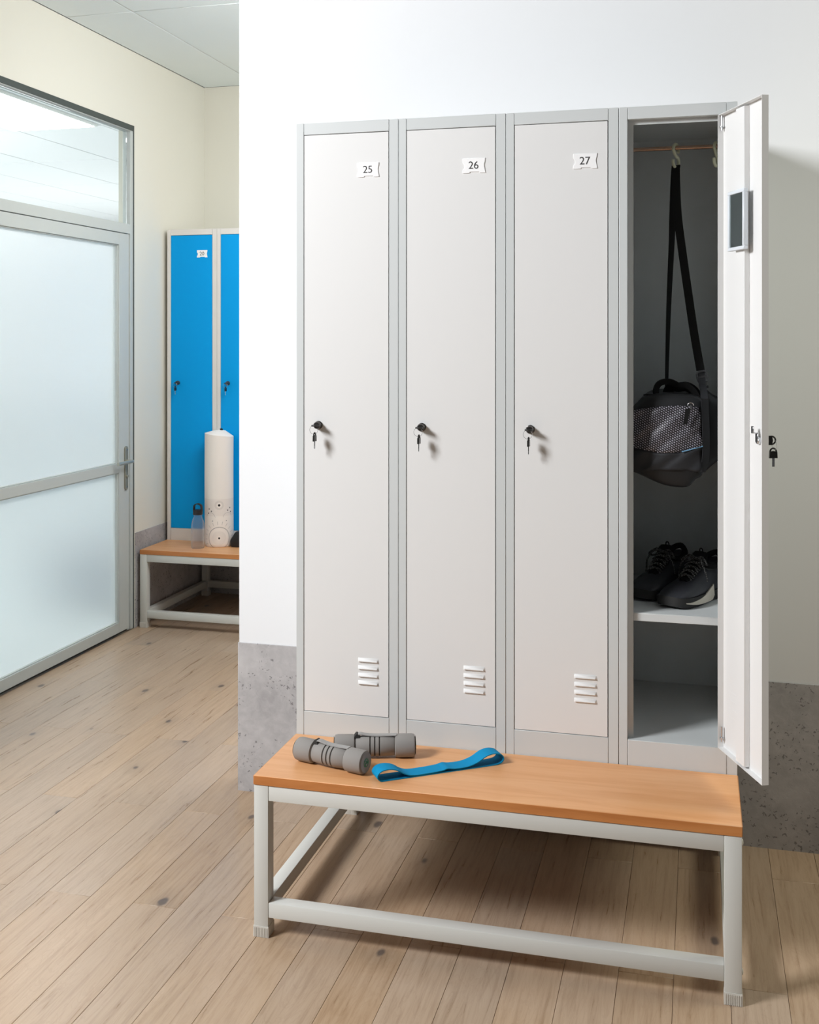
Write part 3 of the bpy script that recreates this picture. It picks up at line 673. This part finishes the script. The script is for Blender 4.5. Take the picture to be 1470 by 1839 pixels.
bp_('buckle', [xf(tube(smooth([(-.012, 0, -.013), (-.014, 0, 0), (-.012, 0, .013), (0, 0, .0155), (.012, 0, .013), (.014, 0, 0), (.012, 0, -.013), (0, 0, -.0155)], 3, True), 0.0024, 8, closed=True), bk), xf(box(-.013, .013, -.002, .002, -.0025, .0025), bk), xf(box(-.011, .011, -.003, .001, -.034, -.027), bk)], mat('dark_buckle', lin(70, 70, 72), 0.35), label='dark plastic strap buckle')

# ------------------------------------------------------------------ shoes
def make_shoe(label, loc, rz):
    t = thing('shoe', label, 'shoe', loc, R(rz), 'pair of running shoes')
    L = 0.275                                # toe at x=0, heel at x=L ; y = width
    st_ = [  # s, half width left, right, z bottom, z top, roundness
        (0.00, 0.012, 0.016, 0.022), (0.02, 0.028, 0.011, 0.033), (0.06, 0.040, 0.007, 0.043), (0.14, 0.0475, 0.004, 0.052), (0.26, 0.050, 0.003, 0.060),
        (0.38, 0.048, 0.003, 0.071), (0.48, 0.045, 0.003, 0.083), (0.56, 0.042, 0.003, 0.092), (0.64, 0.040, 0.003, 0.094), (0.76, 0.040, 0.003, 0.094), (0.88, 0.040, 0.004, 0.102), (0.96, 0.035, 0.007, 0.108), (1.0, 0.022, 0.012, 0.106)]
    rg = []
    for s, w, z0, z1 in st_:
        k = min(1, max(0, (s-0.25)/0.3)); wt = w*(0.42+0.28*(1-k)) if s < 0.6 else w*0.72
        r = []
        zs = 0.024+z0*0.5
        prof = [(-w*0.93, zs), (-w, zs+(z1-zs)*0.22), (-w*0.93-0*wt, zs+(z1-zs)*0.5), (-(w*0.45+wt*0.5), zs+(z1-zs)*0.8), (-wt*0.75, z1-0.002), (0, z1+0.002)]
        prof = prof+[(-a, b) for a, b in prof[-2::-1]]
        r = [(s*L, a, b) for a, b in prof]
        rg.append(r)
    part('upper', loft(rg), M_shoe, t, ang=70)
    sr = []
    for s, w, z0, z1 in st_:
        zs = 0.024+z0*0.5; w2 = w+0.003
        zb = {True: 0.0}.get(0.15 < s < 0.97, 0.010 if s < 0.03 else 0.005 if s < 0.1 else 0.001 if s < .15 else 0.003)
        sr.append([(s*L*1.02-0.003, -w2, zs+0.004), (s*L*1.02-0.003, -w2*1.03, (zs+zb)/2), (s*L*1.02-0.003, -w2*0.9, zb), (s*L*1.02-0.003, w2*0.9, zb), (s*L*1.02-0.003, w2*1.03, (zs+zb)/2), (s*L*1.02-0.003, w2, zs+0.004)])
    part('outsole', loft(sr), M_outsole, t, ang=50)
    # white wedge along each side of the midsole
    def wid(s):
        for (a, w0, *_), (b_, w1, *_2) in zip(st_[:-1], st_[1:]):
            if a <= s <= b_: return w0+(w1-w0)*(s-a)/(b_-a)
    for sg in (-1, 1):
        v = []; f = []
        N = 16
        for k in range(N+1):
            s = 0.05+0.60*k/N; u = k/N
            lo_ = 0.014*(1-u)**3+0.005; hi = lo_+0.001+0.008*min(1, u*3)+0.034*u**2.2
            if u > 0.93: lo_ = lo_+(u-0.93)/0.07*0.012
            w = (wid(s)+0.003)*1.03+0.0012
            v += [(s*L, sg*w, lo_), (s*L, sg*(w-0.0022*u*u), hi), (s*L, sg*(w-0.005), hi), (s*L, sg*(w-0.005), lo_)]
        for k in range(N):
            for q in range(4): f.append((k*4+q, k*4+(q+1) % 4, (k+1)*4+(q+1) % 4, (k+1)*4+q))
        f += [(0, 1, 2, 3), tuple(N*4+q for q in (3, 2, 1, 0))]
        part('midsole_wedge', (v, f), M_sole, t, label='off-white midsole wedge')
    # collar, tongue, laces
    col = [(0.60*L, 0.0, 0.104), (0.64*L, 0.029, 0.099), (0.76*L, 0.032, 0.096), (0.90*L, 0.028, 0.106), (0.985*L, 0.0, 0.122), (0.90*L, -0.028, 0.106), (0.76*L, -0.032, 0.096), (0.64*L, -0.029, 0.099)]
    part('collar', tube(smooth(col, 5, True), 0.0085, 10, closed=True), M_shoe2, t)
    part('opening', prism([(p.x, p.y) for p in smooth([(a, b*0.95, 0) for a, b, c in col], 4, True)], 0.085, 0.0975, 'z'), M_gap_shade, t)  # dark plug stands in for the shade inside the shoe
    tg = [[(x*L, y, z+0.003*math.cos(y*60)) for y in (-w, -w*0.5, 0, w*0.5, w)]+[(x*L, y, z-0.007) for y in (w, 0, -w)] for x, z, w in ((0.30, 0.066, 0.012), (0.42, 0.081, 0.019), (0.52, 0.096, 0.023), (0.60, 0.113, 0.026), (0.64, 0.128, 0.024), (0.655, 0.134, 0.018))]
    part('tongue', loft(tg), M_shoe2, t, ang=60)
    part('pull_loop', tube([(0.665*L+0.004*math.cos(R(q)), 0.007*math.cos(R(q)), 0.137+0.008*math.sin(R(q))) for q in range(0, 360, 30)], 0.0018, 8, closed=True), M_shoe2, t)
    lc = []
    for k in range(5):
        s = 0.33+0.055*k; z = 0.0735+0.0095*k+0.001; w = 0.021+0.0015*k
        sg = 1 if k % 2 else -1
        lc.append(tube(smooth([(s*L, -w*sg, z-0.006), (s*L+0.004, -w*0.4*sg, z+0.004), (s*L+0.009, w*0.4*sg, z+0.0055), (s*L+0.013, w*sg, z-0.003)], 4), 0.0026, 7))
        lc.append(tube(smooth([(s*L, w*sg, z-0.006), (s*L+0.004, w*0.4*sg, z+0.006), (s*L+0.009, -w*0.4*sg, z+0.007), (s*L+0.013, -w*sg, z-0.003)], 4), 0.0026, 7))
    part('laces', lc, M_lace, t)
    bx, bz = 0.56*L, 0.119
    bowp = [tube(smooth([(bx, 0, bz), (bx-0.006, -0.022, bz+0.008), (bx-0.012, -0.040, bz-0.006), (bx-0.004, -0.034, bz-0.014), (bx, 0, bz)], 5), 0.0026, 7),
            tube(smooth([(bx, 0, bz), (bx+0.002, 0.022, bz+0.008), (bx-0.004, 0.044, bz-0.008), (bx+0.004, 0.034, bz-0.014), (bx, 0, bz)], 5), 0.0026, 7),
            tube(smooth([(bx, 0, bz), (bx-0.004, 0.026, bz+0.002), (bx-0.008, 0.047, bz-0.026), (bx-0.006, 0.0515, bz-0.058), (bx-0.010, 0.053, bz-0.072)], 5), 0.0024, 7),
            tube(smooth([(bx, 0, bz), (bx-0.014, -0.022, bz-0.002), (bx-0.024, -0.044, bz-0.03), (bx-0.022, -0.0495, bz-0.055)], 5), 0.0024, 7)]
    part('lace_bow', bowp, M_lace, t, label='speckled lace bow')
    return t
SZ = 0.8412
make_shoe('dark grey running shoe with a white sole wedge, nearest the locker opening', (1.066, 0.092, SZ), 60)
make_shoe('dark grey running shoe at the back left of its pair, half hidden', (0.985, 0.165, SZ), 66)

# ------------------------------------------------------------------ dumbbells
def make_dumbbell(label, p0, p1):
    p0, p1 = Vector((*p0, 0)), Vector((*p1, 0)); c = (p0+p1)/2; L = (p1-p0).length; a = math.atan2((p1-p0).y, (p1-p0).x)
    r = 0.0315
    t = thing('dumbbell', label, 'dumbbell', (c.x, c.y, ZB), a, 'pair of soft dumbbells')
    X = Matrix.Translation((0, 0, r)) @ Matrix.Rotation(R(90), 4, 'Y')
    h = L/2
    for sg in (-1, 1):
        pf = [(r*0.70, h-0.001), (r*0.83, h), (r*0.95, h-0.004), (r, h-0.011), (r, h-0.050), (r*0.96, h-0.056), (r*0.78, h-0.058)]
        if sg < 0: pf = [(q, -zz) for q, zz in pf]
        pf = sorted(pf, key=lambda q: q[1])
        w = part('weight', xf(lathe(pf, 40), X), M_foam, t)
        part('end_disc', xf(lathe([(r*0.70, sg*(h-0.0015)), (r*0.70, sg*(h-0.0005))] if sg > 0 else [(r*0.70, -(h-0.0005)), (r*0.70, -(h-0.0015))], 32), X), M_foam, w)
        lg = [lathe([(0.013, h-0.0005), (0.013, h+0.0002)], 24)]
        if sg > 0:
            lo_ = [tube([(0.0105*math.cos(R(q)), 0.0105*math.sin(R(q)), h+0.0003) for q in range(0, 360, 20)], 0.0011, 6, closed=True)]
            for k in range(3):
                ph = 120*k
                lo_.append(tube([(0.0022*j*math.cos(R(ph+j*28)), 0.0022*j*math.sin(R(ph+j*28)), h+0.0003) for j in range(5)], 0.0012, 6))
            part('emblem', [xf(p, X) for p in lo_], M_green, w, label='small round green emblem on the end')
    ih = h-0.057
    pf = [(0.0225, -ih), (0.0262, -ih+0.004)]
    gs = (-0.013, 0.0, 0.013)
    for q in gs: pf += [(0.0285, q-0.0022), (0.0262, q-0.0014), (0.0262, q+0.0014), (0.0285, q+0.0022)]
    pf += [(0.0262, ih-0.004), (0.0225, ih)]
    part('grip', xf(lathe(pf, 36), X), M_foam, t, ang=50)
    for q in gs:
        part('grip_groove', xf(lathe([(0.0266, q-0.0013), (0.0266, q+0.0013)], 36), X), M_groove, t)
    zt = r+0.028
    part('hand_strap', ribbon(smooth([(-ih-0.004, 0, zt-0.006), (-ih+0.012, 0, zt+0.006), (-ih+0.03, 0, zt+0.004), (0.0, 0, zt+0.0015), (ih-0.012, 0, zt+0.002), (ih+0.004, 0, zt+0.003)], 5), [(0, 0.009, 0)]*26, 0.0024), M_foam2, t, label='light grey webbing hand strap')
    part('strap_clip', prism([(-ih-0.006, zt-0.006), (-ih+0.018, zt-0.006), (-ih+0.009, zt+0.008), (-ih+0.004, zt+0.008)], -0.0105, 0.0105), M_groove, t, bevel=0.001, label='dark strap clip')
    return t
make_dumbbell('grey foam dumbbell nearest the bench edge, green emblem on its end', (0.076, -0.190), (0.290, -0.247))
make_dumbbell('grey foam dumbbell lying behind the other, close to the locker plinth', (0.168, -0.152), (0.386, -0.088))

# ------------------------------------------------------------------ resistance band
def make_band():
    d = Vector((0.82, 0.572, 0)).normalized(); pz = Vector((-d.y, d.x, 0))
    a = Vector((0.347, -0.283, 0))
    w = 0.047; o = a+pz*(w/2)
    # closed path (along d, z) in metres : bottom layer left to right, then top layer back
    P = [(0.004, 0.0012), (0.03, 0.0012), (0.10, 0.0012), (0.17, 0.0012), (0.25, 0.0012), (0.315, 0.0012), (0.340, 0.004), (0.350, 0.014), (0.344, 0.026), (0.322, 0.032), (0.298, 0.028), (0.270, 0.014), (0.240, 0.0068), (0.205, 0.0066), (0.185, 0.0098), (0.168, 0.0066), (0.13, 0.0048), (0.085, 0.0052), (0.062, 0.012), (0.042, 0.024), (0.018, 0.030), (-0.004, 0.027), (-0.014, 0.016), (-0.010, 0.005)]
    pts = smooth([(s, 0, z) for s, z in P], 4, True)
    wp = []; ww = []
    for p in pts:
        wp.append(o+d*p.x+Vector((0, 0, p.z))); ww.append(pz*(w/2)+Vector((0, 0, 0)))
    c = Vector((0.48, -0.15, ZB))
    o_ = part('resistance_band', ribbon([(p.x-c.x, p.y-c.y, p.z) for p in wp], ww, 0.0022, closed=True), M_band, None, loc=c)
    tag(o_, 'teal blue elastic loop band lying on the bench seat', 'exercise band')
make_band()

# ------------------------------------------------------------------ mat, bottle and pouch on the far bench
def make_mat_roll():
    t = thing('yoga_mat', 'rolled mat in a cream cover with printed circles, standing on the far bench', 'yoga mat', (-1.472, 2.716, ZB))
    r = 0.0805; n = 48; H = 0.625; v = []; f = []
    hs = [0.0, 0.004, 0.02, 0.06, 0.12, 0.2, 0.3, 0.4, 0.5, 0.59, H, H+0.022, H+0.028]
    for i, h in enumerate(hs):
        for k in range(n):
            a = 2*math.pi*k/n
            q = r*(0.93 if h == 0 else 0.975 if h == 0.004 else 1.0)*(1+0.008*math.sin(3*a+h*9))
            if i == len(hs)-2: q = r*0.45
            if i == len(hs)-1: q = r*0.05
            zz = h+(0.010*math.cos(a-R(200)) if 0.5 < h <= H else 0)
            v.append((q*math.cos(a), q*math.sin(a), zz))
    for i in range(len(hs)-1):
        for k in range(n): f.append((i*n+k, i*n+(k+1) % n, (i+1)*n+(k+1) % n, (i+1)*n+k))
    f.append(tuple(range(n-1, -1, -1))); f.append(tuple((len(hs)-1)*n+k for k in range(n)))
    o = part('cover', (v, f), M_matcover, t, ang=50)
    fa = math.atan2(-3.0905-2.716, 1.1486+1.472)
    def fn(c):
        a = math.atan2(c.y, c.x)-fa
        while a > math.pi: a -= 2*math.pi
        while a < -math.pi: a += 2*math.pi
        return (a*r, c.z)
    me = o.data; lay = me.uv_layers.new(name='UVMap')
    for p in me.polygons:
        us = [fn(me.vertices[me.loops[l].vertex_index].co) for l in p.loop_indices]
        mxu = max(u for u, _ in us)
        for l, (u, w) in zip(p.loop_indices, us):
            if mxu-u > math.pi*r: u += 2*math.pi*r
            lay.data[l].uv = (u, w)
    part('cord_toggle', [mv(lathe([(0.006, 0), (0.009, 0.003), (0.009, 0.010), (0.005, 0.013)], 14), 0.014, 0, H+0.022)], M_black, t, label='black cord toggle')
make_mat_roll()

def make_bottle():
    t = thing('water_bottle', 'clear plastic water bottle with a black loop cap on the far bench', 'bottle', (-1.548, 2.600, ZB))
    pr = [(0.024, 0.0), (0.034, 0.001), (0.037, 0.006), (0.0375, 0.03), (0.0375, 0.115), (0.036, 0.135), (0.031, 0.155), (0.0245, 0.172), (0.022, 0.182), (0.022, 0.192)]
    inn = [(q-0.0016, zz+0.0016 if k else 0.003) for k, (q, zz) in enumerate(pr)][::-1]
    inn[0] = (0.0204, 0.192)
    v, f = lathe(pr+inn, 36)
    part('bottle_body', (v, f[:-2]+[f[-2], f[-1]]), M_bottle, t, ang=50)
    cp = part('cap', lathe([(0.023, 0.186), (0.0265, 0.187), (0.0265, 0.212), (0.0245, 0.2135)], 28), M_matcap, t, label='black screw cap')
    part('carry_loop', ribbon(smooth([(-0.023, 0, 0.205), (-0.0225, 0, 0.225), (-0.018, 0, 0.240), (0, 0, 0.247), (0.018, 0, 0.240), (0.0225, 0, 0.225), (0.023, 0, 0.205)], 5), [(0, 0.009, 0)]*31, 0.0055), M_matcap, cp)
make_bottle()

def make_pouch():
    t = thing('pouch', 'black pouch behind the cream mat on the far bench, mostly hidden', 'pouch', (-1.30, 2.715, ZB))
    rg = []
    for y, s in ((-0.045, 0.85), (-0.04, 0.97), (-0.02, 1), (0.03, 0.98), (0.045, 0.9)):
        rg.append([(x*s, y, max(0.0, zz*s)) for x, zz in ((-0.085, 0.0), (0.11, 0.0), (0.118, 0.04), (0.10, 0.085), (0.02, 0.098), (-0.06, 0.085), (-0.09, 0.04))])
    part('pouch_body', loft(rg), M_bag, t, bevel=0.004, seg=2)
    part('flap', mv(prism([(-0.02, 0.03), (0.07, 0.02), (0.095, 0.08), (0.03, 0.092)], -0.049, -0.044), 0, 0, 0), M_foam, t, bevel=0.001, label='grey flap')
make_pouch()

# a padded blue bench in the next room, a soft shape behind the frosted pane
def make_stool():
    t = thing('padded_box', 'blue padded box blurred behind the lower frosted pane', 'stool', (-2.42, 3.15, 0))
    part('box_body', box(-0.25, 0.25, -0.42, 0.42, 0.0, 0.30), mat('blue_grey_vinyl', lin(40, 84, 116), 0.5), t, bevel=0.012, seg=2)
    part('cushion', box(-0.26, 0.26, -0.43, 0.43, 0.301, 0.37), mat('slate_blue_vinyl', lin(48, 88, 112), 0.45), t, bevel=0.03, seg=3)
make_stool()
